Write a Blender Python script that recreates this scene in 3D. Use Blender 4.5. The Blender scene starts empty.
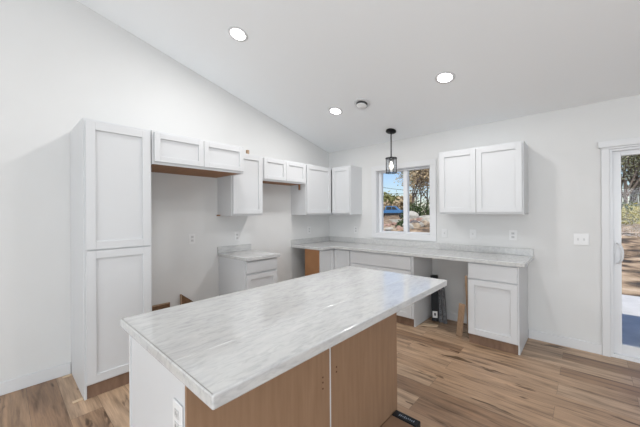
import bpy, bmesh, math, random
from mathutils import Vector, Matrix
random.seed(7)
S = bpy.context.scene
col = S.collection
# ------------------------------------------------------------------ camera, sky, sun, daylight, exposure
cam_d = bpy.data.cameras.new('camera'); cam = bpy.data.objects.new('camera', cam_d); col.objects.link(cam)
cam_d.sensor_width = 36; cam_d.lens = 292.238/640*36; cam_d.clip_start = .05; cam_d.clip_end = 500
cam_d.shift_y = -.256/640
yaw, pit, rol = .737, .0001, -.0064
fw = Vector((-math.sin(yaw)*math.cos(pit), math.cos(yaw)*math.cos(pit), math.sin(pit)))
r_ = fw.cross(Vector((0, 0, 1))).normalized(); u_ = r_.cross(fw)
c_, s_ = math.cos(rol), math.sin(rol)
r_, u_ = c_*r_+s_*u_, -s_*r_+c_*u_
m = Matrix((r_, u_, -fw)).transposed().to_4x4(); m.translation = Vector((3.3779, -3.9664, 1.4009))
cam.matrix_world = m
S.camera = cam

w = bpy.data.worlds.new('sky'); S.world = w; w.use_nodes = True
nt = w.node_tree; bg = nt.nodes['Background']
sky = nt.nodes.new('ShaderNodeTexSky'); sky.sky_type = 'NISHITA'; sky.sun_disc = False
sky.sun_elevation = math.radians(38); sky.sun_rotation = math.radians(160); sky.air_density = 1.3; sky.ozone_density = 2.5; sky.dust_density = .3
hs = nt.nodes.new('ShaderNodeHueSaturation'); hs.inputs['Saturation'].default_value = 1.0
tn = nt.nodes.new('ShaderNodeMix'); tn.data_type = 'RGBA'; tn.blend_type = 'MULTIPLY'; tn.inputs[0].default_value = 1; tn.inputs[7].default_value = (.68, .76, 1.0, 1)
nt.links.new(sky.outputs[0], hs.inputs['Color']); nt.links.new(hs.outputs[0], tn.inputs[6]); nt.links.new(tn.outputs[2], bg.inputs[0]); bg.inputs[1].default_value = .115

def light(name, kind, loc, rot, energy, color=(1, 1, 1), **k):
    d = bpy.data.lights.new(name, kind); d.energy = energy; d.color = color
    for a, b in k.items(): setattr(d, a, b)
    o = bpy.data.objects.new(name, d); o.location = loc; o.rotation_euler = rot; col.objects.link(o); return o
light('sun', 'SUN', (0, -20, 20), (math.radians(33), 0, math.radians(28)), 3.8, (1, .95, .87), angle=.01)
# daylight of the windows in the part of the room behind the camera
light('rear_window_daylight', 'AREA', (3.6, -7.95, 1.6), (math.radians(108), 0, 0), 190, (.90, .955, 1), shape='RECTANGLE', size=4.6, size_y=1.9)
light('side_window_daylight', 'AREA', (6.9, -4.6, 1.5), (math.radians(102), 0, math.radians(90)), 95, (.90, .955, 1), shape='RECTANGLE', size=3.0, size_y=1.8)
S.view_settings.view_transform = 'Standard'; S.view_settings.look = 'None'
S.view_settings.exposure = 0.13; S.view_settings.gamma = 1.0; S.view_settings.use_curve_mapping = False

# ------------------------------------------------------------------ materials
def mat(name, c, rough=.5, metal=0, spec=.5, **k):
    m = bpy.data.materials.new(name); m.use_nodes = True
    b = m.node_tree.nodes['Principled BSDF']
    b.inputs['Base Color'].default_value = (*c, 1); b.inputs['Roughness'].default_value = rough
    b.inputs['Metallic'].default_value = metal; b.inputs['Specular IOR Level'].default_value = spec
    for a, v in k.items(): b.inputs[a.replace('_', ' ')].default_value = v
    return m
def nodes(m): return m.node_tree, m.node_tree.nodes['Principled BSDF']
def new(t, kind, **k):
    n = t.nodes.new(kind)
    for a, v in k.items():
        if a.startswith('i_'): n.inputs[a[2:].replace('_', ' ')].default_value = v
        else: setattr(n, a, v)
    return n
def ramp(t, stops, src):
    r = t.nodes.new('ShaderNodeValToRGB'); e = r.color_ramp.elements
    while len(e) < len(stops): e.new(.5)
    for q, (p, c) in zip(e, stops): q.position = p; q.color = (*c, 1) if len(c) == 3 else c
    t.links.new(src, r.inputs[0]); return r
def noise_mat(name, stops, scale, stretch=(1, 1, 1), detail=6, rough=.6, bump=0, dist=0, spec=.4, **k):
    m = mat(name, stops[0][1], rough, 0, spec, **k); t, b = nodes(m)
    tc = new(t, 'ShaderNodeTexCoord'); mp = new(t, 'ShaderNodeMapping'); mp.inputs['Scale'].default_value = stretch
    n = new(t, 'ShaderNodeTexNoise', i_Scale=scale, i_Detail=detail, i_Distortion=dist)
    t.links.new(tc.outputs['Object'], mp.inputs[0]); t.links.new(mp.outputs[0], n.inputs['Vector'])
    r = ramp(t, stops, n.outputs[0]); t.links.new(r.outputs[0], b.inputs['Base Color'])
    if bump:
        bp = new(t, 'ShaderNodeBump', i_Strength=bump, i_Distance=.02)
        t.links.new(n.outputs[0], bp.inputs['Height']); t.links.new(bp.outputs[0], b.inputs['Normal'])
    return m
WALL = noise_mat('wall_paint', [(.3, (.65, .65, .645)), (.7, (.665, .665, .66))], 3, rough=.75, bump=0, spec=.25)
CEIL = mat('ceiling_paint', (.86, .88, .895), .8, spec=.2)
CAB = mat('cabinet_white', (.60, .607, .617), .38, spec=.45)
TRIM = mat('trim_white', (.66, .665, .675), .4)
VINYL = mat('vinyl_white', (.72, .73, .75), .3)
PLATE = mat('plate_plastic', (.72, .72, .72), .3)
BLACK = mat('black_metal', (.015, .015, .016), .35, .6)
DARKP = mat('black_plastic', (.009, .010, .012), .35, 0, .3)
RECP = mat('receptacle_plastic', (.56, .56, .56), .35)
SLOT = mat('slot_dark', (.05, .05, .05), .6)
PLY = noise_mat('raw_plywood', [(.3, (.28, .135, .06)), (.7, (.36, .18, .08))], 4, (1, 8, 1), rough=.6)
PANEL = noise_mat('brown_panel', [(.3, (.250, .150, .088)), (.7, (.300, .186, .114))], 5, (6, 6, .6), rough=.55)
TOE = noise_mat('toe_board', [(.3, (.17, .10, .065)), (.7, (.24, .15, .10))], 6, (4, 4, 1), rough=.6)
PINE = noise_mat('pine_wood', [(.3, (.30, .20, .13)), (.7, (.40, .28, .185))], 8, (8, 8, .8), rough=.6)
DARKWOOD = noise_mat('dark_wood', [(.3, (.10, .05, .025)), (.7, (.20, .11, .055))], 9, (1, 2, 12), rough=.7)
STEEL = noise_mat('grey_steel', [(.35, (.06, .06, .065)), (.65, (.20, .20, .21))], 40, rough=.4)
CARTON = noise_mat('brown_carton', [(.3, (.22, .13, .08)), (.7, (.27, .165, .10))], 12, rough=.7)
SHIM = mat('pale_shim_wood', (.66, .50, .34), .6)
LABEL = mat('paper_label', (.7, .7, .7), .5)
def emis(name, c, s):
    m = mat(name, c); t, b = nodes(m); b.inputs['Emission Color'].default_value = (*c, 1); b.inputs['Emission Strength'].default_value = s; return m
LED = emis('led_lens', (1, .98, .95), 10)
BULB = emis('bulb_glow', (1, .93, .80), 2.2)
# window glass
def glass(name, tint=(1, 1, 1), refl=.06):
    m = bpy.data.materials.new(name); m.use_nodes = True; t = m.node_tree; t.nodes.clear()
    o = t.nodes.new('ShaderNodeOutputMaterial'); a = t.nodes.new('ShaderNodeBsdfTransparent'); g = t.nodes.new('ShaderNodeBsdfGlossy')
    a.inputs[0].default_value = (*tint, 1); g.inputs['Roughness'].default_value = .02
    x = t.nodes.new('ShaderNodeMixShader'); x.inputs[0].default_value = refl
    t.links.new(a.outputs[0], x.inputs[1]); t.links.new(g.outputs[0], x.inputs[2]); t.links.new(x.outputs[0], o.inputs[0]); return m
GLASS = glass('window_glass', refl=.012); SHADEGLASS = glass('shade_glass', (.88, .9, .92), .18)
# marble-look laminate
def marble():
    m = mat('marble_laminate', (.5, .5, .5), .10, 0, .5); t, b = nodes(m)
    tc = new(t, 'ShaderNodeTexCoord'); mp = new(t, 'ShaderNodeMapping'); mp.inputs['Scale'].default_value = (1.7, .42, 1.6); mp.inputs['Rotation'].default_value = (0, 0, .75)
    n = new(t, 'ShaderNodeTexNoise', i_Scale=22, i_Detail=9, i_Distortion=.6, i_Roughness=.62)
    n2 = new(t, 'ShaderNodeTexNoise', i_Scale=28, i_Detail=6, i_Distortion=1.2)
    t.links.new(tc.outputs['Object'], mp.inputs[0]); t.links.new(mp.outputs[0], n.inputs['Vector']); t.links.new(mp.outputs[0], n2.inputs['Vector'])
    r = ramp(t, [(.22, (.42, .42, .425)), (.42, (.505, .505, .505)), (.56, (.545, .545, .535)), (.75, (.585, .585, .575))], n.outputs[0])
    r2 = ramp(t, [(.36, (.88, .88, .885)), (.5, (1, 1, 1))], n2.outputs[0])
    mx = new(t, 'ShaderNodeMix', data_type='RGBA', blend_type='MULTIPLY'); mx.inputs[0].default_value = 1
    t.links.new(r.outputs[0], mx.inputs[6]); t.links.new(r2.outputs[0], mx.inputs[7]); t.links.new(mx.outputs[2], b.inputs['Base Color'])
    return m
MARBLE = marble()
# plank floor, planks along x
def planks():
    m = mat('plank_floor', (.3, .2, .1), .42, 0, .45); t, b = nodes(m); L = t.links.new
    tc = new(t, 'ShaderNodeTexCoord')
    br = new(t, 'ShaderNodeTexBrick', offset=.37, offset_frequency=2, squash=1)
    br.inputs['Color1'].default_value = (0, 0, 0, 1); br.inputs['Color2'].default_value = (1, 1, 1, 1); br.inputs['Mortar'].default_value = (.5, .5, .5, 1)
    br.inputs['Scale'].default_value = 1; br.inputs['Mortar Size'].default_value = .0012; br.inputs['Bias'].default_value = 0
    br.inputs['Brick Width'].default_value = 1.22; br.inputs['Row Height'].default_value = .182; br.inputs['Mortar Smooth'].default_value = .2
    L(tc.outputs['Object'], br.inputs['Vector'])
    sep = new(t, 'ShaderNodeSeparateColor'); L(br.outputs['Color'], sep.inputs[0])
    # offset the grain per plank
    sc = new(t, 'ShaderNodeMath', operation='MULTIPLY'); sc.inputs[1].default_value = 37; L(sep.outputs[0], sc.inputs[0])
    cb = new(t, 'ShaderNodeCombineXYZ'); L(sc.outputs[0], cb.inputs[2]); L(sc.outputs[0], cb.inputs[0])
    ad = new(t, 'ShaderNodeVectorMath', operation='ADD'); L(tc.outputs['Object'], ad.inputs[0]); L(cb.outputs[0], ad.inputs[1])
    def grain(sx, sy, scale, detail, dist):
        mp = new(t, 'ShaderNodeMapping'); mp.inputs['Scale'].default_value = (sx, sy, 1); L(ad.outputs[0], mp.inputs[0])
        n = new(t, 'ShaderNodeTexNoise', i_Scale=scale, i_Detail=detail, i_Distortion=dist); L(mp.outputs[0], n.inputs['Vector']); return n
    g1 = grain(.7, 7, 3.2, 8, .5); g2 = grain(1.1, 16, 8, 4, .2); kn = grain(1.3, 5.5, 2.6, 3, .4)
    tone = ramp(t, [(.0, (.235, .142, .085)), (.35, (.35, .228, .143)), (.7, (.44, .305, .202)), (1, (.33, .226, .152))], sep.outputs[0])
    r1 = ramp(t, [(.30, (.46, .43, .40)), (.47, (.98, .98, .98)), (.68, (1.30, 1.29, 1.27))], g1.outputs[0])
    r2 = ramp(t, [(.35, (.86, .86, .86)), (.6, (1.04, 1.04, 1.04))], g2.outputs[0])
    r3 = ramp(t, [(.295, (.30, .26, .22)), (.36, (1, 1, 1))], kn.outputs[0])
    cur = tone.outputs[0]
    for r in (r1, r2, r3):
        mx = new(t, 'ShaderNodeMix', data_type='RGBA', blend_type='MULTIPLY'); mx.inputs[0].default_value = 1
        L(cur, mx.inputs[6]); L(r.outputs[0], mx.inputs[7]); cur = mx.outputs[2]
    mx = new(t, 'ShaderNodeMix', data_type='RGBA'); L(br.outputs['Fac'], mx.inputs[0]); L(cur, mx.inputs[6]); mx.inputs[7].default_value = (.15, .10, .065, 1)
    L(mx.outputs[2], b.inputs['Base Color'])
    bp = new(t, 'ShaderNodeBump', i_Strength=.12, i_Distance=.004); L(g2.outputs[0], bp.inputs['Height']); L(bp.outputs[0], b.inputs['Normal'])
    return m
FLOOR = planks()

# ------------------------------------------------------------------ mesh helpers
def tag(o, label=None, cat=None, group=None, kind=None):
    if label: o['label'] = label
    if cat: o['category'] = cat
    if group: o['group'] = group
    if kind: o['kind'] = kind
    return o
def empty(name, loc, label=None, cat=None, group=None, rot=(0, 0, 0), kind=None):
    o = bpy.data.objects.new(name, None); o.location = loc; o.rotation_euler = rot; o.empty_display_size = .1; col.objects.link(o)
    o['_m'] = 0; del o['_m']
    return tag(o, label, cat, group, kind)
class MB:
    def __init__(s): s.bm = bmesh.new()
    def box(s, a, b, M=None):
        x0, x1 = sorted((a[0], b[0])); y0, y1 = sorted((a[1], b[1])); z0, z1 = sorted((a[2], b[2]))
        v = [Vector(p) for p in ((x0, y0, z0), (x1, y0, z0), (x1, y1, z0), (x0, y1, z0), (x0, y0, z1), (x1, y0, z1), (x1, y1, z1), (x0, y1, z1))]
        if M: v = [M @ p for p in v]
        v = [s.bm.verts.new(p) for p in v]
        for f in ((3, 2, 1, 0), (4, 5, 6, 7), (0, 1, 5, 4), (1, 2, 6, 5), (2, 3, 7, 6), (3, 0, 4, 7)): s.bm.faces.new([v[i] for i in f])
        return s
    def prism(s, pts, f):          # pts: 2D outline, f(p, k) -> 3D, k=0/1
        a = [s.bm.verts.new(f(p, 0)) for p in pts]; b = [s.bm.verts.new(f(p, 1)) for p in pts]; n = len(pts)
        s.bm.faces.new(a[::-1]); s.bm.faces.new(b)
        for i in range(n): s.bm.faces.new((a[i], a[(i+1) % n], b[(i+1) % n], b[i]))
        return s
    def tube(s, p0, p1, r0, r1=None, n=12, cap=True):
        r1 = r0 if r1 is None else r1
        p0, p1 = Vector(p0), Vector(p1); d = (p1-p0).normalized()
        x = d.orthogonal().normalized(); y = d.cross(x)
        A = [s.bm.verts.new(p0+(x*math.cos(t)+y*math.sin(t))*r0) for t in [i*math.tau/n for i in range(n)]]
        B = [s.bm.verts.new(p1+(x*math.cos(t)+y*math.sin(t))*r1) for t in [i*math.tau/n for i in range(n)]]
        for i in range(n): s.bm.faces.new((A[i], A[(i+1) % n], B[(i+1) % n], B[i]))
        if cap: s.bm.faces.new(A[::-1]); s.bm.faces.new(B)
        return s
    def lathe(s, prof, c, n=32, cap=True):
        rings = []
        for r, z in prof: rings.append([s.bm.verts.new((c[0]+r*math.cos(i*math.tau/n), c[1]+r*math.sin(i*math.tau/n), c[2]+z)) for i in range(n)])
        for a, b in zip(rings, rings[1:]):
            for i in range(n): s.bm.faces.new((a[i], a[(i+1) % n], b[(i+1) % n], b[i]))
        if cap: s.bm.faces.new(rings[0][::-1]); s.bm.faces.new(rings[-1])
        return s
    def build(s, name, m, parent=None, bevel=0, smooth=False):
        bmesh.ops.recalc_face_normals(s.bm, faces=s.bm.faces)
        if parent is not None:
            bpy.context.view_layer.update(); s.bm.transform(parent_world(parent).inverted())
        else:
            # origin at the base centre
            vs = [v.co for v in s.bm.verts]
            c = Vector(((min(v.x for v in vs)+max(v.x for v in vs))/2, (min(v.y for v in vs)+max(v.y for v in vs))/2, min(v.z for v in vs)))
            if name not in ('floor',): s.bm.transform(Matrix.Translation(-c))
            else: c = Vector()
        me = bpy.data.meshes.new(name); s.bm.to_mesh(me); s.bm.free()
        me.materials.append(m)
        if smooth:
            for p in me.polygons: p.use_smooth = True
        o = bpy.data.objects.new(name, me); col.objects.link(o)
        if parent is not None: o.parent = parent
        else: o.location = c
        if bevel:
            bv = o.modifiers.new('bevel', 'BEVEL'); bv.width = bevel; bv.segments = 2; bv.limit_method = 'ANGLE'; bv.angle_limit = .6
        return o
def parent_world(p):
    M = p.matrix_basis.copy()
    while p.parent: p = p.parent; M = p.matrix_basis @ M
    return M
def struct(mb, name, m, parent=None, bevel=0):
    o = mb.build(name, m, parent, bevel)
    if parent is None: o['kind'] = 'structure'
    return o

# ------------------------------------------------------------------ room shell
CZ, SL = 2.4752, .2453          # eave height, slope
RY, X1, YR = -4.75, 7.0, -8.1   # ridge line, right wall, rear wall
ceil_z = lambda y: CZ - SL*y if y > RY else CZ - SL*RY + SL*(y-RY)
struct(MB().box((-.15, YR-.15, -.2), (X1+.15, .15, 0)), 'floor', FLOOR)
cb = MB()
out = [(.75, ceil_z(.75)), (RY, ceil_z(RY)), (YR-.6, ceil_z(YR-.6)), (YR-.6, ceil_z(YR-.6)+.22), (RY, ceil_z(RY)+.22), (.75, ceil_z(.75)+.22)]
for q in ((0, 1, 4, 5), (1, 2, 3, 4)):
    cb.prism([out[i] for i in q], lambda p, k: (-.5 if k == 0 else X1+.5, p[0], p[1]))
struct(cb, 'ceiling', CEIL)
# left wall and right wall: gable outline
gab = [(.15, -.2), (.15, ceil_z(0)), (0, ceil_z(0)), (RY, ceil_z(RY)), (YR, ceil_z(YR)), (YR-.15, ceil_z(YR)-.02), (YR-.15, -.2)]
gab = [(.15, -.2), (.15, ceil_z(.15)), (RY, ceil_z(RY)), (YR-.15, ceil_z(YR-.15)), (YR-.15, -.2)]
struct(MB().prism(gab, lambda p, k: (-.15 if k == 0 else 0, p[0], p[1])), 'wall_left', WALL)
struct(MB().prism(gab, lambda p, k: (X1 if k == 0 else X1+.15, p[0], p[1])), 'wall_right', WALL)
# back wall with window and door openings
WX0, WX1, WZ0, WZ1 = .97, 1.815, 1.09, 2.05
DX0, DX1, DZ1 = 3.553, 5.38, 2.0
zt = CZ-.001
bw = MB()
for a, b in (((0, -.2), (WX0, zt)), ((WX0, -.2), (WX1, WZ0)), ((WX0, WZ1), (WX1, zt)), ((WX1, -.2), (DX0, zt)), ((DX0, DZ1), (DX1, zt)), ((DX0, -.2), (DX1, 0)), ((DX1, -.2), (X1, zt))):
    bw.box((a[0], 0, a[1]), (b[0], .15, b[1]))
bmesh.ops.remove_doubles(bw.bm, verts=bw.bm.verts, dist=.0005)
struct(bw, 'wall_back', WALL)
struct(MB().box((0, YR-.15, -.2), (X1, YR, ceil_z(YR))), 'wall_rear', WALL)

# baseboards
def basebd(name, a, b):
    struct(MB().box(a, b), name, TRIM, bevel=.004)
basebd('baseboard_left', (0, YR, 0), (.014, -3.54, .10))
basebd('baseboard_back', (2.905, -.014, 0), (3.494, 0, .10))
basebd('baseboard_dishwasher_bay', (1.84, -.014, 0), (2.435, 0, .09))
basebd('baseboard_rear', (0.014, YR, 0), (X1, YR+.014, .10))

# window
win = empty('window_1', (1.39, 0, WZ0), kind='structure')
cs = .08
c = MB()
c.box((.89, -.018, WZ1), (WX1+cs, 0, 2.125)); c.box((.89, -.018, 1.012), (WX1+cs, 0, WZ0))
c.box((.89, -.018, WZ0), (WX0, 0, WZ1)); c.box((WX1, -.018, WZ0), (WX1+cs, 0, WZ1))
c.build('casing', TRIM, win, .003)
j = MB()
j.box((WX0, 0, WZ0), (WX0+.008, .13, WZ1)); j.box((WX1-.008, 0, WZ0), (WX1, .13, WZ1)); j.box((WX0+.008, 0, WZ1-.008), (WX1-.008, .13, WZ1)); j.box((WX0+.008, 0, WZ0), (WX1-.008, .13, WZ0+.008))
j.build('jamb', TRIM, win)
f = MB(); fx0, fx1, fz0, fz1 = WX0+.008, WX1-.008, WZ0+.008, WZ1-.008
f.box((fx0, .06, fz0), (fx1, .12, fz0+.022)); f.box((fx0, .06, fz1-.022), (fx1, .12, fz1)); f.box((fx0, .06, fz0+.022), (fx0+.045, .12, fz1-.022)); f.box((fx1-.03, .06, fz0+.022), (fx1, .12, fz1-.022))
f.box((1.39, .055, fz0+.022), (1.455, .12, fz1-.022))
f.build('sash_frame', VINYL, win, .003)
MB().box((fx0+.04, .088, fz0+.02), (1.40, .092, fz1-.02)).build('pane', GLASS, win)
MB().box((1.45, .098, fz0+.02), (fx1-.02, .102, fz1-.02)).build('pane', GLASS, win)

# sliding glass door
dr = empty('door_1', (4.45, 0, 0), kind='structure')
c = MB()
c.box((3.495, -.02, 0), (DX0, 0, DZ1)); c.box((DX1, -.02, 0), (DX1+.06, 0, DZ1))
c.box((3.495, -.02, DZ1), (DX1+.06, 0, DZ1+.018))
c.box((3.474, -.032, DZ1+.018), (DX1+.08, 0, DZ1+.08))
c.build('casing', TRIM, dr, .003)
f = MB(); f.box((DX0, 0, 0), (DX0+.022, .13, DZ1)); f.box((DX1-.022, 0, 0), (DX1, .13, DZ1)); f.box((DX0+.022, 0, DZ1-.022), (DX1-.022, .13, DZ1)); f.box((DX0+.022, 0, 0), (DX1-.022, .13, .03))
f.build('door_frame', VINYL, dr, .002)
for x0, x1, y in ((3.575, 4.50, .035), (4.43, 5.358, .085)):
    p = MB(); s1, zb, z1 = .058, .03, DZ1-.022
    p.box((x0, y, zb), (x0+s1, y+.04, z1)); p.box((x1-s1, y, zb), (x1, y+.04, z1)); p.box((x0+s1, y, z1-.045), (x1-s1, y+.04, z1)); p.box((x0+s1, y, zb), (x1-s1, y+.04, zb+.10))
    po = p.build('sliding_panel', VINYL, dr, .003)
    MB().box((x0+s1-.005, y+.018, zb+.09), (x1-s1+.005, y+.022, z1-.04)).build('pane', GLASS, po)
h = MB(); h.box((3.588, .027, .88), (3.618, .036, 1.12))
pts = [Vector((3.603, .03-.055*math.sin(t), 1.0-.095*math.cos(t))) for t in [math.pi*i/10 for i in range(11)]]
pts = [Vector((p.x+.035*math.sin(math.pi*i/10), p.y, p.z)) for i, p in enumerate(pts)]
for a, b in zip(pts, pts[1:]): h.tube(a, b, .009, n=8)
h.build('handle', VINYL, dr, smooth=False)
tag(dr, kind='structure')

# ------------------------------------------------------------------ cabinets
def TL(u, o, z): return (o, u, z)       # on the left wall: u = y, outward = +x
def TB(u, o, z): return (u, -o, z)      # on the back wall: u = x, outward = -y
def shaker(T, u0, u1, z0, z1, o0, th=.019, rail=.057):
    b = MB(); g = lambda a, c: b.box(T(*a), T(*c))
    g((u0, o0, z0), (u0+rail, o0+th, z1)); g((u1-rail, o0, z0), (u1, o0+th, z1))
    g((u0+rail, o0, z1-rail), (u1-rail, o0+th, z1)); g((u0+rail, o0, z0), (u1-rail, o0+th, z0+rail))
    g((u0+rail-.004, o0, z0+rail-.004), (u1-rail+.004, o0+.006, z1-rail+.004))
    return b
def slab(T, u0, u1, z0, z1, o0, th=.019): return MB().box(T(u0, o0, z0), T(u1, o0+th, z1))
def cab_root(name, T, u0, u1, z, d, label): 
    p = T((u0+u1)/2, d/2, z); return empty(name, p, label, 'cabinet')
def upper(T, u0, u1, z0, z1, d, doors, label, name='wall_cabinet', under=False, rail=.057):
    r = cab_root(name, T, u0, u1, z0, d, label)
    b = MB(); th = .016; g = lambda a, c: b.box(T(*a), T(*c))
    g((u0, 0, z0), (u0+th, d, z1)); g((u1-th, 0, z0), (u1, d, z1)); g((u0+th, 0, z1-th), (u1-th, d, z1)); g((u0+th, 0, z0+.014), (u1-th, d-.019, z0+.014+th))
    g((u0+th, 0, z0+.03), (u1-th, .006, z1-th)); g((u0+th, d-.019, z0), (u1-th, d, z0+.035)); g((u0+th, d-.019, z1-.035), (u1-th, d, z1-th))
    b.build('carcass', CAB, r, .001)
    if under: MB().box(T(u0+th+.001, .007, z0+.004), T(u1-th-.001, d-.02, z0+.0135)).build('underside', PLY, r)['label'] = 'raw orange-brown plywood underside'
    for a, c in doors: shaker(T, a, c, z0+.022, z1-.016, d+.001, rail=rail).build('door', CAB, r, .0015)
    return r
def base(T, u0, u1, d, fronts, label, zt=.876, kick=.53, sides=(1, 1), name='base_cabinet'):
    r = cab_root(name, T, u0, u1, 0, d, label)
    th = .016; out = [(0, 0), (kick+.016, 0), (kick+.016, .105), (d, .105), (d, zt), (0, zt)]
    for us in (u0, u1-th):
        out = [(0, 0), (kick+(.016 if us != u0 or sides[0] else -.001), 0), (kick+(.016 if us != u0 or sides[0] else -.001), .105), (d, .105), (d, zt), (0, zt)]
        MB().prism(out, lambda p, k: T(us+k*th, p[0], p[1])).build('side_panel', CAB, r, .001)
    b = MB(); g = lambda a, c: b.box(T(*a), T(*c))
    g((u0+th, 0, .105), (u1-th, .006, zt)); g((u0+th, .006, .105), (u1-th, d-.001, .12)); g((u0+th, d-.019, .12), (u1-th, d, .15)); g((u0+th, d-.019, zt-.03), (u1-th, d, zt))
    g((u0+th, d-.019, .15), (u0+th+.02, d, zt-.03)); g((u1-th-.02, d-.019, .15), (u1-th, d, zt-.03)); g((u0+th+.02, d-.019, .665), (u1-th-.02, d, .745)); g((u0+th, 0, zt-.012), (u1-th, d-.019, zt))
    b.build('face_frame', CAB, r)
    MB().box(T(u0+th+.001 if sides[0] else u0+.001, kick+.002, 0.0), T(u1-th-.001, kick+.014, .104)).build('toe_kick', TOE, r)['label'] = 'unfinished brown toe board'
    for kind, a, c, z0, z1 in fronts:
        if kind == 'd': shaker(T, a, c, z0, z1, d+.001).build('door', CAB, r, .0015)
        else: slab(T, a, c, z0, z1, d+.001).build('drawer_front', CAB, r, .003)
    return r

# tall pantry
PY0, PY1, PD, TZ = -3.5351, -3.0664, .575, 2.136
r = cab_root('pantry_cabinet', TL, PY0, PY1, 0, PD, 'tall white two-door shaker pantry cabinet standing at the left end of the run')
b = MB(); g = lambda a, c: b.box(TL(*a), TL(*c)); th = .016
g((PY0, .002, 0), (PY0+th, PD, TZ)); g((PY1-th, .002, 0), (PY1, PD, TZ)); g((PY0+th, .002, TZ-th), (PY1-th, PD, TZ)); g((PY0+th, .002, .10), (PY1-th, PD, .116)); g((PY0+th, .002, .116), (PY1-th, .006, TZ-th))
g((PY0+th, PD-.019, TZ-.05), (PY1-th, PD, TZ-th)); g((PY0+th, PD-.019, 1.10), (PY1-th, PD, 1.15))
b.build('carcass', CAB, r, .001)
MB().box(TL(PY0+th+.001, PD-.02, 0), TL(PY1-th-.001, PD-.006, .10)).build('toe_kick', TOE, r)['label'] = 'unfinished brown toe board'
shaker(TL, PY0+.014, PY1-.012, 1.134, TZ-.022, PD+.001, rail=.06).build('door', CAB, r, .0015)
shaker(TL, PY0+.014, PY1-.012, .114, 1.124, PD+.001, rail=.06).build('door', CAB, r, .0015)

# cabinet over the fridge alcove
FY0, FY1 = PY1+.002, -2.138
fm = (FY0+FY1)/2
upper(TL, FY0, FY1, 1.842, TZ, .585, [(FY0+.016, fm-.002), (fm+.002, FY1-.012)], 'deep white two-door cabinet over the empty fridge alcove, beside the pantry', under=True, rail=.05)
# uppers along the left wall
UD = .318; ZL = 1.378
a = upper(TL, -2.136, -1.688, ZL, TZ, UD, [(-2.120, -1.700)], 'tall single-door white wall cabinet between the fridge cabinet and the short range cabinet')
MB().box((.002, -2.15, ZL-.001), (.07, -2.137, ZL+.012)).build('mounting_strip', PLY, a)['label'] = 'raw wood strip end under the cabinet'
a = upper(TL, -1.686, -.912, 1.826, TZ, UD, [(-1.672, -1.301), (-1.297, -.926)], 'short two-door white wall cabinet over the empty range space', under=True, rail=.05)
MB().box((.20, -.945, 1.752), (.225, -.93, 1.828)).build('bracket', PLY, a)['label'] = 'raw wood block hanging under the cabinet'
upper(TL, -.910, -.002, ZL, TZ, UD, [(-.894, -.345)], 'single-door white wall cabinet running into the room corner on the left wall')
upper(TB, UD+.026, .703, ZL, TZ, UD, [(UD+.032, .690)], 'narrow single-door white wall cabinet on the back wall, left of the window')
upper(TB, 2.046, 2.911, ZL, TZ, UD, [(2.060, 2.462), (2.466, 2.897)], 'two-door white wall cabinet on the back wall, right of the window')
tag(MB().box((.14, -1.815, TZ+.001), (.175, -1.785, TZ+.085)).build('wood_block', PINE, bevel=.002), 'small pale wood block on top of the single-door wall cabinet beside the fridge cabinet', 'block')

# base cabinets
BD = .580
base(TL, -2.1255, -1.674, BD, [('s', -2.115, -1.686, .735, .862), ('d', -2.115, -1.686, .125, .715)], 'narrow white drawer base cabinet standing alone between the fridge and range spaces')
base(TB, 2.4406, 2.9012, BD, [('s', 2.452, 2.888, .705, .862), ('d', 2.452, 2.888, .118, .690)], 'white base cabinet with one drawer and one door at the right end of the counter', sides=(0, 1))
base(TB, .888, 1.833, BD, [('s', .900, 1.805, .700, .862), ('d', .900, 1.350, .118, .685), ('d', 1.354, 1.805, .118, .685)], 'wide white sink base cabinet under the window with a long false drawer front', name='sink_cabinet', sides=(0, 1))
# corner cabinet with an unfinished side
r = empty('corner_cabinet', (.45, -.45, 0), 'white L-shaped corner base cabinet with a bare brown side facing the range space', 'cabinet')
b = MB()
b.box((.30, -.902, .105), (BD, -.001, .12)); b.box((BD, -BD, .105), (.886, -.001, .12)); b.box((.30, -.88, .864), (BD, -.001, .876)); b.box((BD, -BD, .864), (.886, -.001, .876))
b.box((.30, -.89, .12), (.31, -.001, .864)); b.box((.561, -.90, .12), (BD, -BD, .15)); b.box((.561, -.90, .85), (BD, -BD, .864)); b.box((.561, -.902, .12), (BD, -.885, .864))
b.box((BD, -BD, .12), (.886, -BD+.019, .15)); b.box((.87, -BD, .12), (.886, -.001, .864))
b.build('carcass', CAB, r)
MB().box((.30, -.915, 0), (BD, -.9025, .876)).build('side_panel', PLY, r)['label'] = 'bare orange-brown unfinished side panel'
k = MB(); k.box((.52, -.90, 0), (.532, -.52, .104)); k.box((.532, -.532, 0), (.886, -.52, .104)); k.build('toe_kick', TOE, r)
shaker(TL, -.900, -BD-.022, .118, .862, BD+.001, rail=.045).build('door', CAB, r, .0015)
shaker(TB, BD+.022, .882, .118, .862, BD+.001, rail=.045).build('door', CAB, r, .0015)

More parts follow.
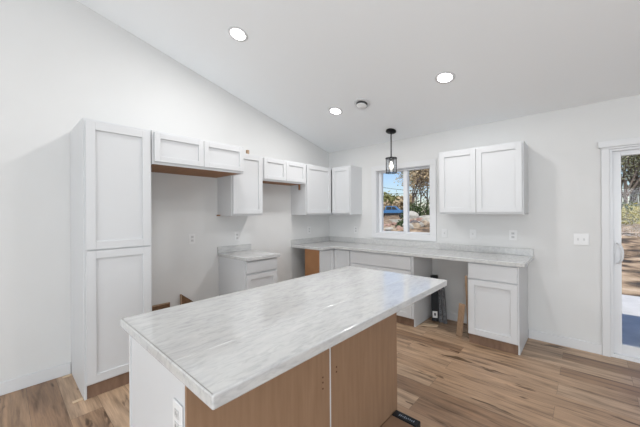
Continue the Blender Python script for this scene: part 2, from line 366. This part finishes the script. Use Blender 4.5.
# countertops
CT = .914
r = empty('countertop', (.3, -1.9, .877), 'small square grey marble-look countertop on the narrow drawer cabinet by the fridge alcove', 'countertop')
MB().box((.001, -2.142, .877), (.632, -1.660, CT)).build('slab', MARBLE, r, .004)
MB().box((.001, -2.142, CT), (.022, -1.660, .992)).build('backsplash', MARBLE, r, .002)
r = empty('countertop', (1.3, -.3, .877), 'long L-shaped grey marble-look countertop running from the corner under the window to the right end', 'countertop')
L = [(.001, -.001), (.001, -.925), (.632, -.925), (.632, -.632), (2.953, -.632), (2.953, -.001)]
MB().prism(L, lambda p, k: (p[0], p[1], .877+k*(CT-.877))).build('slab', MARBLE, r, .004)
MB().box((.001, -.925, CT), (.022, -.023, .992)).build('backsplash', MARBLE, r, .002)
MB().box((.001, -.022, CT), (2.953, -.001, .992)).build('backsplash', MARBLE, r, .002)

# island
IX0, IX1, IY0, IY1 = 1.7647, 2.6401, -3.5844, -1.7959
BX0, BX1, BY0, BY1 = 1.825, 2.426, -3.562, -2.150
r = empty('kitchen_island', ((BX0+BX1)/2, (BY0+BY1)/2, 0), 'white-ended kitchen island base with bare brown back panels in the middle of the floor', 'island')
MB().box((BX0, BY0, 0), (BX1-.013, BY0+.018, .873)).build('end_panel', CAB, r, .001)
MB().box((BX0+.004, BY0-.004, 0), (BX0+.022, BY0, .873)).build('end_stile', CAB, r, .001)
b = MB(); b.box((BX0+.02, BY0+.018, .10), (BX1-.013, BY1, .873)); b.box((BX0+.07, BY0+.018, 0), (BX1-.013, BY1, .10)); b.build('carcass', CAB, r)
MB().box((BX1-.012, BY0, 0), (BX1, -2.853, .873)).build('back_panel', PANEL, r, .0008)['label'] = 'bare brown back panel nearest the camera'
MB().box((BX1-.012, -2.843, 0), (BX1, BY1, .873)).build('back_panel', PANEL, r, .0008)['label'] = 'bare brown back panel at the far end'
MB().box((BX1-.012, -2.853, 0), (BX1-.001, -2.843, .873)).build('filler_strip', CAB, r)['label'] = 'thin white strip between the brown panels'
RUST = mat('rust', (.09, .03, .015), .8)
for y, z in ((-2.905, .60), (-2.905, .575), (-2.905, .545), (-2.80, .61), (-2.80, .585), (-3.45, .79), (-3.47, .83)):
    MB().tube((BX1-.0005, y, z), (BX1+.0012, y, z), .0045, n=8).build('screw_hole', RUST, r)
nm = BY0
for k, (y0, y1) in enumerate(((BY0+.02, -2.86), (-2.84, BY1-.01))):
    # doors on the side facing the left wall
    ym = (y0+y1)/2
    for a, c in ((y0, ym-.002), (ym+.002, y1)):
        T = lambda u, o, z: (BX0+.02-o, u, z)
        shaker(T, a, c, .118, .862, .001).build('door', CAB, r, .0015)
r = empty('countertop', ((IX0+IX1)/2, (IY0+IY1)/2, .875), 'large rectangular grey marble-look countertop lying on the kitchen island', 'countertop')
RC = .006
def rrect(x0, y0, x1, y1, rr, n=4):
    P = []
    for cx, cy, a0 in ((x1-rr, y0+rr, -90), (x1-rr, y1-rr, 0), (x0+rr, y1-rr, 90), (x0+rr, y0+rr, 180)):
        for i in range(n+1):
            t = math.radians(a0+90*i/n); P.append((cx+rr*math.cos(t), cy+rr*math.sin(t)))
    return P
MB().prism(rrect(IX0, IY0, IX1, IY1, RC), lambda p, k: (p[0], p[1], .874+k*.041)).build('slab', MARBLE, r, .005)
es = MB(); es.box((IX0+.008, IY0+.0035, .9147), (IX1-.008, IY0+.006, .9155)); es.box((IX0+.0035, IY0+.008, .9147), (IX0+.006, IY1-.008, .9155))
es.build('edge_seam', mat('seam_grey', (.25, .24, .22), .4), r)['label'] = 'thin dark line along the edge of the top'
sb = MB(); sb.prism([(-.005, .9145), (.005, .9145), (.002, .9162), (-.002, .9162)], lambda p, k: ((2.366, 2.412)[k]+p[0], (IY0+.006, IY1-.006)[k], p[1]))
sb.build('seam_ridge', MARBLE, r, smooth=False)['label'] = 'thin raised seam running along the top'

# ------------------------------------------------------------------ electrical plates
def plate(T, u, z, wdt, kind, label, o0=0, name='wall_outlet', cat='outlet', group=None):
    r = empty(name, T(u, o0, z-.058), label, cat, group)
    b = MB(); b.box(T(u-wdt/2, o0, z-.058), T(u+wdt/2, o0+.006, z+.058)); b.build('cover_plate', PLATE, r, .002)
    if kind == 'o':
        for s in (-1, 1):
            q = MB().box(T(u-.016, o0+.006, z+s*.021-.014), T(u+.016, o0+.0085, z+s*.021+.014)).build('receptacle', RECP, r, .002)
            e = MB(); e.box(T(u-.008, o0+.0085, z+s*.021-.005), T(u-.0055, o0+.0088, z+s*.021+.006)); e.box(T(u+.0055, o0+.0085, z+s*.021-.005), T(u+.008, o0+.0088, z+s*.021+.006)); e.build('slot', SLOT, q)
    else:
        n = kind
        for i in range(n):
            uc = u+(i-(n-1)/2)*.046
            e = MB(); e.box(T(uc-.006, o0+.006, z-.012), T(uc+.006, o0+.0075, z+.012)); e.box(T(uc-.004, o0+.0075, z-.002), T(uc+.004, o0+.017, z+.008)); e.build('toggle', RECP, r, .001)
    return r
plate(TL, -2.456, 1.115, .072, 'o', 'white duplex outlet on the wall of the empty fridge alcove')
plate(TL, -1.865, 1.105, .072, 'o', 'white duplex outlet above the small square countertop')
plate(TL, -.518, 1.125, .072, 'o', 'white duplex outlet on the left wall above the corner counter')
plate(TB, .577, 1.125, .072, 'o', 'white duplex outlet on the back wall between corner and window')
plate(TB, 2.000, 1.128, .072, 1, 'white single toggle switch just right of the window', name='light_switch', cat='switch')
plate(TB, 2.344, 1.131, .072, 1, 'white single switch plate below the left door of the right-hand wall cabinet', name='light_switch', cat='switch')
plate(TB, 2.764, 1.135, .075, 'o', 'white duplex outlet below the right door of the right-hand wall cabinet')
plate(TB, 3.345, 1.12, .118, 2, 'wide white double toggle switch between the counter and the glass door', name='light_switch', cat='switch')
plate(lambda u, o, z: (u, BY0-.001-o, z), 2.368, .715, .072, 'o', 'white outlet on the white end panel of the island', 0)

# ------------------------------------------------------------------ ceiling fixtures
ang = math.atan(SL)    # ceiling falls towards +y
def ceil_fix(name, x, y, label, cat, group=None):
    # local z points down out of the ceiling
    o = empty(name, (x, y, ceil_z(y)), label, cat, group, rot=(math.pi-ang, 0, 0)); return o
def lathe_local(parent, name, prof, m, n=40, smooth=True, cap=True):
    b = MB().lathe(prof, (0, 0, 0), n, cap); b.bm.transform(parent_world(parent)); return b.build(name, m, parent, smooth=smooth)
LP = [(.988, -2.455, 'round recessed downlight on the sloped ceiling, nearest the pantry'), (.987, -1.02, 'round recessed downlight above the corner, left of the smoke detector'), (2.366, -1.015, 'round recessed downlight on the right side of the ceiling')]
for x, y, lb in LP:
    o = ceil_fix('recessed_downlight', x, y, lb, 'light')
    lathe_local(o, 'trim_ring', [(.066, .001), (.066, .0045), (.072, .006), (.088, .005), (.093, .001)], TRIM)
    lathe_local(o, 'lens', [(.001, .0015), (.0655, .0015), (.0655, .006), (.055, .012), (.001, .015)], LED)
    l = light('lamp', 'AREA', (0, 0, .018), (math.pi, 0, 0), 10.5, (1, .985, .97), shape='DISK', size=.125); l.parent = o
# downlight just out of the frame above the camera side of the island
o = ceil_fix('recessed_downlight', 2.37, -2.455, 'round recessed downlight above the island, outside the photo', 'light')
lathe_local(o, 'trim_ring', [(.066, .001), (.066, .0045), (.072, .006), (.088, .005), (.093, .001)], TRIM)
lathe_local(o, 'lens', [(.001, .0015), (.0655, .0015), (.0655, .006), (.055, .012), (.001, .015)], LED)
l = light('lamp', 'AREA', (0, 0, .018), (math.pi, 0, 0), 10.5, (1, .985, .97), shape='DISK', size=.125); l.parent = o

o = ceil_fix('smoke_detector', 1.395, -1.017, 'round white smoke detector on the ceiling between two downlights', 'detector')
lathe_local(o, 'base_ring', [(.098, .001), (.098, .006), (.09, .010), (.06, .012)], TRIM)
lathe_local(o, 'sensor_slot', [(.068, .012), (.068, .036)], SLOT)
lathe_local(o, 'cover', [(.064, .034), (.062, .040), (.052, .048), (.036, .050), (.034, .054), (.001, .055)], PLATE)

px, py = 1.383, -.288
pz = ceil_z(py)
o = empty('pendant_light', (px, py, pz), 'black pendant light with a glass cylinder shade hanging before the window', 'light')
cn = MB().lathe([(.066, 0), (.070, -.006), (.070, -.02), (.05, -.03), (.012, -.034)], (0, 0, 0), 32)
cn.bm.transform(Matrix.Translation((px, py, pz-.001)) @ Matrix.Rotation(-ang, 4, 'X')); cn.build('canopy', BLACK, o, smooth=True)
MB().tube((px, py, pz-.02), (px, py, 2.17), .0085).build('rod', BLACK, o, smooth=True)
MB().lathe([(.004, 2.185), (.02, 2.18), (.03, 2.168), (.078, 2.165), (.080, 2.15), (.074, 2.148), (.004, 2.15)], (px, py, 0), 32).build('cap', BLACK, o)
sh = MB().lathe([(.066, 2.15), (.066, 1.955)], (px, py, 0), 32, cap=False).build('glass_shade', SHADEGLASS, o, smooth=True)
cg = MB()
for i in range(8):
    t = i*math.tau/8+.2; x, y = px+.074*math.cos(t), py+.074*math.sin(t); cg.tube((x, y, 1.948), (x, y, 2.155), .0032, n=6)
for z in (1.955,):
    P = [(px+.074*math.cos(i*math.tau/24), py+.074*math.sin(i*math.tau/24), z) for i in range(24)]
    for i in range(24): cg.tube(P[i], P[(i+1) % 24], .0055, n=6)
cg.build('cage', BLACK, o)
MB().tube((px, py, 2.15), (px, py, 2.115), .018).build('socket', BLACK, o)
MB().lathe([(.003, 2.115), (.013, 2.112), (.018, 2.09), (.030, 2.06), (.031, 2.04), (.022, 2.015), (.003, 2.004)], (px, py, 0), 20).build('bulb', BULB, o, smooth=True)
l = light('lamp', 'POINT', (0, 0, 2.05-pz), (0, 0, 0), 3, (1, .9, .75), shadow_soft_size=.015); l.parent = o

# ------------------------------------------------------------------ loose things left on site
def plank(name, p0, p1, wv, wdt, th, m, label, cat, ends=None):
    "board from p0 (bottom centre) to p1 (top centre), width direction wv"
    p0, p1 = Vector(p0), Vector(p1); d = p1-p0; z = d.normalized(); x = (Vector(wv)-z*Vector(wv).dot(z)).normalized(); y = z.cross(x)
    M = Matrix((x, y, z)).transposed().to_4x4(); M.translation = p0
    o = MB().box((-wdt/2, -th/2, 0), (wdt/2, th/2, d.length), M).build(name, m, bevel=.0015)
    return tag(o, label, cat)
# fridge alcove
o = MB().box((.004, -3.02, .003), (.022, -2.71, .430)).build('wood_board', DARKWOOD, bevel=.001)
tag(o, 'dark brown wood board leaning upright in the fridge alcove beside the pantry', 'board')
pe = MB().box((.004, -3.02, .4305), (.024, -2.71, .441)).build('edge_band', PINE, o); pe['label'] = 'paler top edge'
o = MB().prism([(-2.585, .003), (-2.585, .500), (-2.20, .18), (-2.20, .003)], lambda p, k: (.004+k*.018, p[0], p[1])).build('wood_offcut', DARKWOOD, bevel=.001)
tag(o, 'dark triangular wood offcut pointing up in the fridge alcove under the outlet', 'offcut')
pe = MB().box((.004, -2.598, .003), (.030, -2.5855, .502)).build('edge_band', PINE, o); pe['label'] = 'pale vertical edge'
# dishwasher bay
plank('wood_board', (2.315, -.47, .006), (2.395, -.62, .415), (1, .12, 0), .062, .018, PINE, 'short pale wood board leaning against the left side of the right-end base cabinet', 'board')
plank('wood_lath', (2.385, -.36, .004), (2.428, -.60, .72), (1, .1, 0), .022, .010, PINE, 'tall thin wood lath leaning behind the short board in the dishwasher bay', 'lath')
o = tag(MB().prism([(1.86, -.35), (1.84, -.47), (2.03, -.36), (2.02, -.30)], lambda p, k: (p[0], p[1], .001+k*.006)).build('wood_scrap', SHIM), 'thin pale wood scrap lying on the floor at the left of the dishwasher bay', 'scrap')
o = plank('black_carton', (1.955, -.21, .012), (1.880, -.05, .56), (1, .1, 0), .085, .045, DARKP, 'tall narrow black carton leaning in the dishwasher bay, white label near its foot', 'carton')
# label sits on the carton face near the bottom
z = (Vector((1.880, -.05, .56))-Vector((1.955, -.21, .012))).normalized(); x = (Vector((1, .1, 0))-z*Vector((1, .1, 0)).dot(z)).normalized(); y = z.cross(x)
M = Matrix((x, y, z)).transposed().to_4x4(); M.translation = Vector((1.955, -.21, .012))
sg = -1 if y.y > 0 else 1
lo = MB().box((-.03, sg*.0225, .04), (.03, sg*.0240, .12), M).build('label', LABEL, o); lo['label'] = 'white paper label'
MB().box((-.012, sg*.0241, .065), (.012, sg*.0246, .098), M).build('printed_mark', STEEL, lo)
for k, (bx, tx, lbl) in enumerate(((2.02, 1.935, 'grey perforated steel rail leaning in the dishwasher bay, against the black carton'), (2.075, 1.985, 'grey perforated steel rail leaning in the dishwasher bay, farther from the black carton'))):
    p0, p1 = Vector((bx, -.20-.01*k, .010)), Vector((tx, -.055, .47+.03*k)); z = (p1-p0).normalized(); x = (Vector((1, .1, 0))-z*Vector((1, .1, 0)).dot(z)).normalized(); y = z.cross(x)
    M = Matrix((x, y, z)).transposed().to_4x4(); M.translation = p0; Ln = (p1-p0).length
    b = MB(); b.box((-.021, -.002, 0), (.021, .002, Ln), M); b.box((-.021, -.012, 0), (-.018, .012, Ln), M); b.box((.018, -.012, 0), (.021, .012, Ln), M)
    o = tag(b.build('steel_rail', STEEL), lbl, 'rail')
    zz = .03
    sg = -1 if y.y > 0 else 1
    while zz < Ln-.03: MB().tube(M @ Vector((0, sg*.0021, zz)), M @ Vector((0, sg*.003, zz)), .007, n=8).build('hole', SLOT, o); zz += .05
# carton by the island
r = empty('flooring_carton', (2.51, -2.5, 0), 'low brown carton with a glossy black end on the floor against the island back', 'carton')
MB().box((2.430, -2.85, .002), (2.592, -2.235, .074)).build('box_body', CARTON, r, .003)
MB().box((2.430, -2.236, .002), (2.600, -2.172, .080)).build('end_cap', DARKP, r, .006)['label'] = 'glossy black end'
MB().box((2.588, -2.85, .002), (2.598, -2.237, .078)).build('edge_strip', DARKP, r, .002)
sp = MB()
random.seed(3)
for i in range(9): sp.box((2.47+i*.012, -2.215+random.uniform(-.004, .004), .0801), (2.476+i*.012, -2.20+random.uniform(-.004, .004), .0808))
sp.build('printed_mark', mat('print_grey', (.25, .3, .36), .3), r)
# shims at pantry foot
tag(MB().prism([(0, 0), (.05, 0), (.05, .008), (0, .003)], lambda p, k: (.030+k*.03, -3.60+p[0]*1.2, .001+p[1])).build('wood_shim', SHIM), 'pale wood shim on the floor at the pantry foot beside the baseboard', 'shim')
tag(MB().prism([(0, 0), (.05, 0), (.05, .008), (0, .003)], lambda p, k: (.530+k*.03, -3.60+p[0]*1.2, .001+p[1])).build('wood_shim', SHIM), 'pale wood shim on the floor under the front corner of the pantry', 'shim')

# ------------------------------------------------------------------ outdoors
def at(pxx, d, z):     # world point seen at column pxx, depth d along the camera axis (used once to lay out the yard)
    p = Vector((3.3779, -3.9664, 1.4009)) + fw*d + r_*((pxx-320)/292.238*d); return Vector((p.x, p.y, z))
def gz(x, y):
    t = max(0, min(1, (y-9)/16)); t = t*t*(3-2*t)
    side = max(0, min(1, (6-x)/8))
    return -.22 + t*(.75*side+.45*(1-side)) + max(0, y-25)*(.008+.03*(1-side)) + .06*math.sin(x*.9+y*.7)*min(1, max(0, y-5)/4)
LITTER = noise_mat('leaf_litter', [(.36, (.05, .04, .03)), (.47, (.22, .15, .09)), (.56, (.45, .32, .20)), (.68, (.62, .48, .33))], 1.9, stretch=(1, .8, 1), detail=14, rough=.9, bump=.5)
bm = MB(); nx, ny = 90, 60; V = []
for jy in range(ny+1):
    row = []
    for ix in range(nx+1):
        x = -75+110*ix/nx; y = 3.4+72*(jy/ny)**1.5; row.append(bm.bm.verts.new((x, y, gz(x, y))))
    V.append(row)
for jy in range(ny):
    for ix in range(nx): bm.bm.faces.new((V[jy][ix], V[jy][ix+1], V[jy+1][ix+1], V[jy+1][ix]))
yd = bm.build('yard_ground', LITTER, smooth=True); tag(yd, kind='structure')
CONC = noise_mat('concrete', [(.3, (.55, .55, .54)), (.7, (.68, .68, .67))], 4, rough=.8)
o = MB().box((-2, .15, -.45), (9, 3.7, -.12)).build('patio', CONC); tag(o, kind='structure')

# trees
BARK = noise_mat('bark', [(.3, (.09, .07, .055)), (.7, (.26, .21, .17))], 6, (3, 3, .5), rough=.9)
def leafmat(n, a, b): return noise_mat(n, [(.35, a), (.65, b)], 3.0, rough=.85, detail=8)
TAN = leafmat('tan_leaves', (.30, .22, .11), (.62, .50, .33))
OLIVE = leafmat('olive_leaves', (.12, .14, .04), (.36, .34, .14))
GREEN = leafmat('green_leaves', (.025, .045, .015), (.09, .13, .045))
def tree(name, base_p, H, R, lm, nleaf, label, group, seed, trunk_r=.09, crown0=.25, leaf=.12, cat='tree'):
    rnd = random.Random(seed)
    o = empty(name, base_p, label, cat, group)
    b = MB(); tips = []
    B = Vector(base_p)
    def grow(p, d, ln, r, lv):
        q = p + d*ln; b.tube(p, q, r, r*.65, n=6 if lv < 2 else 4, cap=False)
        tips.append((p, q, lv))
        if lv >= 4: return
        for i in range(3 if lv < 3 else 2):
            nd = (d + Vector((rnd.uniform(-1, 1), rnd.uniform(-1, 1), rnd.uniform(-.15, .7)))*.75).normalized()
            grow(q - d*ln*rnd.uniform(0, .5), nd, ln*rnd.uniform(.55, .8), r*.55, lv+1)
    grow(B-Vector((0, 0, .2)), Vector((rnd.uniform(-.06, .06), rnd.uniform(-.06, .06), 1)).normalized(), H*.38, trunk_r, 0)
    # scale to height
    b.build('trunk', BARK, o)
    lb = MB()
    for i in range(nleaf):
        p, q, lv = rnd.choice([t for t in tips if t[2] >= 1] or tips)
        c = p.lerp(q, rnd.random()) + Vector((rnd.gauss(0, R*.13), rnd.gauss(0, R*.13), rnd.gauss(0, R*.13)))
        if c.z < B.z + H*crown0*rnd.random(): c.z = B.z + H*crown0*rnd.uniform(.6, 1.2)
        s = leaf*rnd.uniform(.5, 1.4)
        a = Vector((rnd.uniform(-1, 1), rnd.uniform(-1, 1), rnd.uniform(-1, 1))).normalized(); e = a.orthogonal().normalized()
        v = [lb.bm.verts.new(c+a*s), lb.bm.verts.new(c+e*s*.6), lb.bm.verts.new(c-a*s), lb.bm.verts.new(c-e*s*.6)]
        lb.bm.faces.new(v)
    lb.build('foliage', lm, o)
    return o
G = 'trees beyond the yard'
def put(px_, d, **k):
    p = at(px_, d, 0); p.z = gz(p.x, p.y)-.02; return p
k = 0
def T_(px_, d, H, R, lm, n, label, **kw):
    global k; k += 1
    return tree('tree', put(px_, d), H, R, lm, n, label, kw.pop('group', G), k*11, **kw)
# seen in the right pane of the window
T_(413, 35, 9.5, 4, TAN, 1500, 'tall tree with dry tan leaves behind the left side of the right window pane', trunk_r=.13)
T_(420, 39, 10, 4, OLIVE, 1500, 'tall olive-leaved tree in the middle of the right window pane')
T_(427, 35.5, 9, 4, TAN, 1700, 'tall tree with dry tan leaves at the right edge of the right window pane', trunk_r=.12)
T_(435, 39, 10, 4, OLIVE, 1500, 'olive-leaved tree partly hidden by the right window frame')
T_(417, 46, 12, 5, TAN, 1500, 'farther tan-leaved tree showing between the nearer trees in the right pane')
T_(391, 66, 5.4, 4, OLIVE, 1500, 'rounded distant pale tree rising above the blue truck', trunk_r=.2, leaf=.3, crown0=.1)
T_(399, 60, 3.0, 4, TAN, 1300, 'low distant tan tree right of the rounded tree in the left window pane', leaf=.28, crown0=.1)
T_(384, 62, 2.8, 4, TAN, 1300, 'low distant tan tree behind the blue truck at the left edge of the window', leaf=.28, crown0=.1)
T_(407, 55, 4.2, 3, TAN, 1300, 'distant tan tree hidden mostly by the window mullion', leaf=.22, crown0=.05)
def bush(px_, d, H, R, lm, n, label, leaf=.1):
    B = put(px_, d); o = empty('bush', B, label, 'bush'); rnd = random.Random(int(px_*7+d)); lb = MB(); st = MB()
    for i in range(14):
        a = rnd.uniform(0, math.tau); rr = R*rnd.uniform(.2, .8); st.tube(B, B+Vector((rr*math.cos(a), rr*math.sin(a), H*rnd.uniform(.5, .95))), .018, .006, n=5)
    st.build('stems', BARK, o)
    for i in range(n):
        t = rnd.uniform(0, math.tau); ph = rnd.uniform(0, 1); rr = rnd.uniform(.5, 1)
        c = B+Vector((R*rr*math.cos(t)*math.sqrt(1-ph*ph*.9), R*rr*math.sin(t)*math.sqrt(1-ph*ph*.9), H*ph*rr*1.05+.05)); s = leaf*rnd.uniform(.5, 1.4)
        a = Vector((rnd.uniform(-1, 1), rnd.uniform(-1, 1), rnd.uniform(-1, 1))).normalized(); e = a.orthogonal().normalized()
        lb.bm.faces.new([lb.bm.verts.new(c+a*s), lb.bm.verts.new(c+e*s*.6), lb.bm.verts.new(c-a*s), lb.bm.verts.new(c-e*s*.6)])
    lb.build('foliage', lm, o); return o
bush(412, 31.5, 1.9, 1.2, GREEN, 900, 'dark green bush left of centre in the right window pane')
bush(423, 32.5, 2.2, 1.7, GREEN, 1100, 'larger dark green bush right of centre in the right window pane')
bush(401, 23.5, .6, .45, GREEN, 500, 'low green bush beside the pale block in the left window pane', .07)
# rocks
ROCKM = noise_mat('rock', [(.35, (.26, .20, .14)), (.65, (.56, .46, .33))], 2.5, rough=.9, bump=.6, detail=8)
PALE = noise_mat('pale_rock', [(.35, (.34, .32, .27)), (.65, (.56, .54, .47))], 2, rough=.9, bump=.4)
REDR = noise_mat('reddish_rock', [(.35, (.28, .17, .13)), (.65, (.55, .38, .30))], 2.5, rough=.9, bump=.6)
DRKR = noise_mat('dark_rock', [(.35, (.10, .09, .09)), (.65, (.27, .24, .22))], 2.5, rough=.9, bump=.6)
def rock(p, s, m, label, seed, group=None, name='rock'):
    rnd = random.Random(seed); b = MB(); bmesh.ops.create_icosphere(b.bm, subdivisions=3, radius=1)
    off = [Vector((rnd.uniform(-1, 1), rnd.uniform(-1, 1), rnd.uniform(-1, 1))).normalized() for _ in range(9)]
    for v in b.bm.verts:
        f = 1.0
        for q in off:
            dd = v.co.normalized().dot(q)
            if dd > .62: f = min(f, .62/dd+.04)
        v.co *= f
        v.co = Vector((v.co.x*s[0], v.co.y*s[1], v.co.z*s[2])) + Vector(p) + Vector((0, 0, s[2]*.55))
    return tag(b.build(name, m), label, 'rock', group)
GR = 'rubble heaped on the bank outside the window'
p = put(411.5, 28.5); rock(p, (.75, .6, .7), PALE, 'large rounded pale boulder outside the window, beside the mullion', 1, name='boulder')
p = put(424, 29); rock(p, (1.5, .7, .45), PALE, 'long flat pale boulder at the right of the rock pile', 2, name='boulder')
ms = [ROCKM, REDR, DRKR, ROCKM, PALE]; nm_ = ['tan', 'reddish', 'dark grey', 'tan', 'pale']
rnd = random.Random(5); n = 0
for d in (27.5, 25.8, 24.2, 22.8):
    for i in range(8):
        pxx = 405 + (i*3.2) + rnd.uniform(-.8, .8); q = put(pxx, d+rnd.uniform(-.4, .4)); j_ = rnd.randrange(5); s = rnd.uniform(.22, .44); n += 1
        rock(q, (s*1.2, s, s*rnd.uniform(.6, 1)), ms[j_], nm_[j_]+' stone in the rubble seen low in the right window pane', 40+n, nm_[j_]+' stones low in the right pane')
for d in (25.5, 24.0, 22.6):
    for i in range(7):
        pxx = 382 + (i*3.2) + rnd.uniform(-.8, .8); q = put(pxx, d+rnd.uniform(-.4, .4)); j_ = rnd.choice((0, 1, 1, 3, 4)); s = rnd.uniform(.18, .34); n += 1
        rock(q, (s*1.2, s, s*rnd.uniform(.5, .9)), ms[j_], nm_[j_]+' stone in the rubble seen low in the left window pane', 40+n, nm_[j_]+' stones low in the left pane')
# pale concrete block beneath the truck
p = at(396, 27, 0); p.z = gz(p.x, p.y)
b = MB(); M = Matrix.Translation(p) @ Matrix.Rotation(.5, 4, 'Z')
b.prism([(-.62, .42), (.0, -.1), (.55, .42)], lambda q, kk: M @ Vector((q[0], -.4+kk*.8, q[1])))
tag(b.build('concrete_block', PALE, bevel=.02), 'pale wedge-shaped concrete block lying below the blue truck', 'block')

# blue pickup truck
BLUE = mat('truck_blue', (.05, .19, .42), .3, 0, .6); TGL = mat('truck_glass', (.02, .03, .04), .1); RUB = mat('rubber', (.015, .015, .015), .8)
tp = at(391.5, 43, 0); tp.z = gz(tp.x, tp.y)+.0
M = Matrix.Translation(tp) @ Matrix.Rotation(math.radians(18), 4, 'Z')
tr = empty('pickup_truck', tp, 'blue pickup truck parked side-on on the bank, seen through the left window pane', 'truck', rot=(0, 0, math.radians(18)))
tv = lambda x, y, z: M @ Vector((x, y, z))
b = MB(); prof = [(-2.5, .5), (2.4, .5), (2.5, .75), (2.45, 1.05), (1.25, 1.15), (-.75, 1.12), (-2.5, 1.12)]
b.prism(prof, lambda p, kk: tv(p[0], -.9+1.8*kk, p[1])); b.build('body', BLUE, tr, .04)
b = MB(); b.box((-2.45, -.93, .42), (2.4, .93, .72)); b.bm.transform(M); b.build('lower_trim', RUB, tr)
b = MB(); b.box((1.9, -.915, .72), (2.52, .915, 1.02)); b.bm.transform(M); b.build('grille', RUB, tr)
b = MB(); b.prism([(-.85, 1.12), (1.2, 1.14), (.6, 1.72), (-.7, 1.74)], lambda p, kk: tv(p[0], -.8+1.6*kk, p[1])); b.build('cab', BLUE, tr, .05)
for s in (-1, 1):
    b = MB(); b.prism([(-.6, 1.2), (.15, 1.2), (.12, 1.64), (-.55, 1.65)], lambda p, kk: tv(p[0], s*(.805+.01*kk), p[1])); b.prism([(.22, 1.2), (.98, 1.2), (.55, 1.62), (.2, 1.64)], lambda p, kk: tv(p[0], s*(.805+.01*kk), p[1])); b.build('side_window', TGL, tr)
for x in (-1.6, 1.6):
    for s in (-1, 1):
        wh = MB().tube(tv(x, s*.68, .4), tv(x, s*.94, .4), .41, n=20).build('wheel', RUB, tr)
        MB().tube(tv(x, s*.9405, .4), tv(x, s*.955, .4), .2, n=14).build('hubcap', STEEL, wh)
b = MB().box(*(((-2.62, -.9, .5)), (-2.5, .9, .68))); b.box((2.46, -.9, .5), (2.6, .9, .7)); b.bm.transform(M); b.build('bumper', RUB, tr)

# power lines and a pole
def cable(a, b_, sag, label):
    bb = MB(); P = [Vector(a).lerp(Vector(b_), i/24) - Vector((0, 0, sag*4*(i/24)*(1-i/24))) for i in range(25)]
    for q, w_ in zip(P, P[1:]): bb.tube(q, w_, .022, n=5, cap=False)
    return tag(bb.build('power_line', RUB), label, 'cable')
cable(at(340, 30, 5.0), at(470, 36, 4.4), .8, 'upper black power line sagging across the sky in the window')
cable(at(340, 30, 4.0), at(470, 36, 4.9), .9, 'lower black power line crossing the sky in the window')
# woods beyond the glass door
MIX = leafmat('grey_leaves', (.12, .13, .08), (.42, .42, .30))
GD = 'bare trees in the woods beyond the glass door'
for i, (pp, d, H) in enumerate(((618, 27, 11), (622, 32, 12), (626, 25, 10), (630, 30, 12), (634, 27, 11), (638, 33, 12), (643, 26, 11), (650, 29, 12), (660, 27, 11), (672, 30, 12))):
    T_(pp, d, H, 4, (OLIVE, GREEN, MIX)[i % 3], 2600, 'bare grey-green tree in the woods beyond the glass door', group=GD, trunk_r=.16, leaf=.09, crown0=.12)
for i, (pp, d) in enumerate(((620, 24), (625, 26), (637, 24.5), (646, 25))):
    bush(pp, d, 1.7, 1.5, (GREEN if i % 2 == 0 else OLIVE), 700, ['dark green undergrowth bush at the left edge of the door glass', 'olive undergrowth bush left of centre in the door glass', 'dark green undergrowth bush right of centre in the door glass', 'olive undergrowth bush right of the picture edge'][i])
bush(631, 22.5, 1.5, 1.0, leafmat('yellow_leaves', (.32, .27, .06), (.62, .55, .22)), 600, 'yellow-leaved bush in front of the woods beyond the glass door', .09)
p = at(633, 24.5, 0); p.z = gz(p.x, p.y)
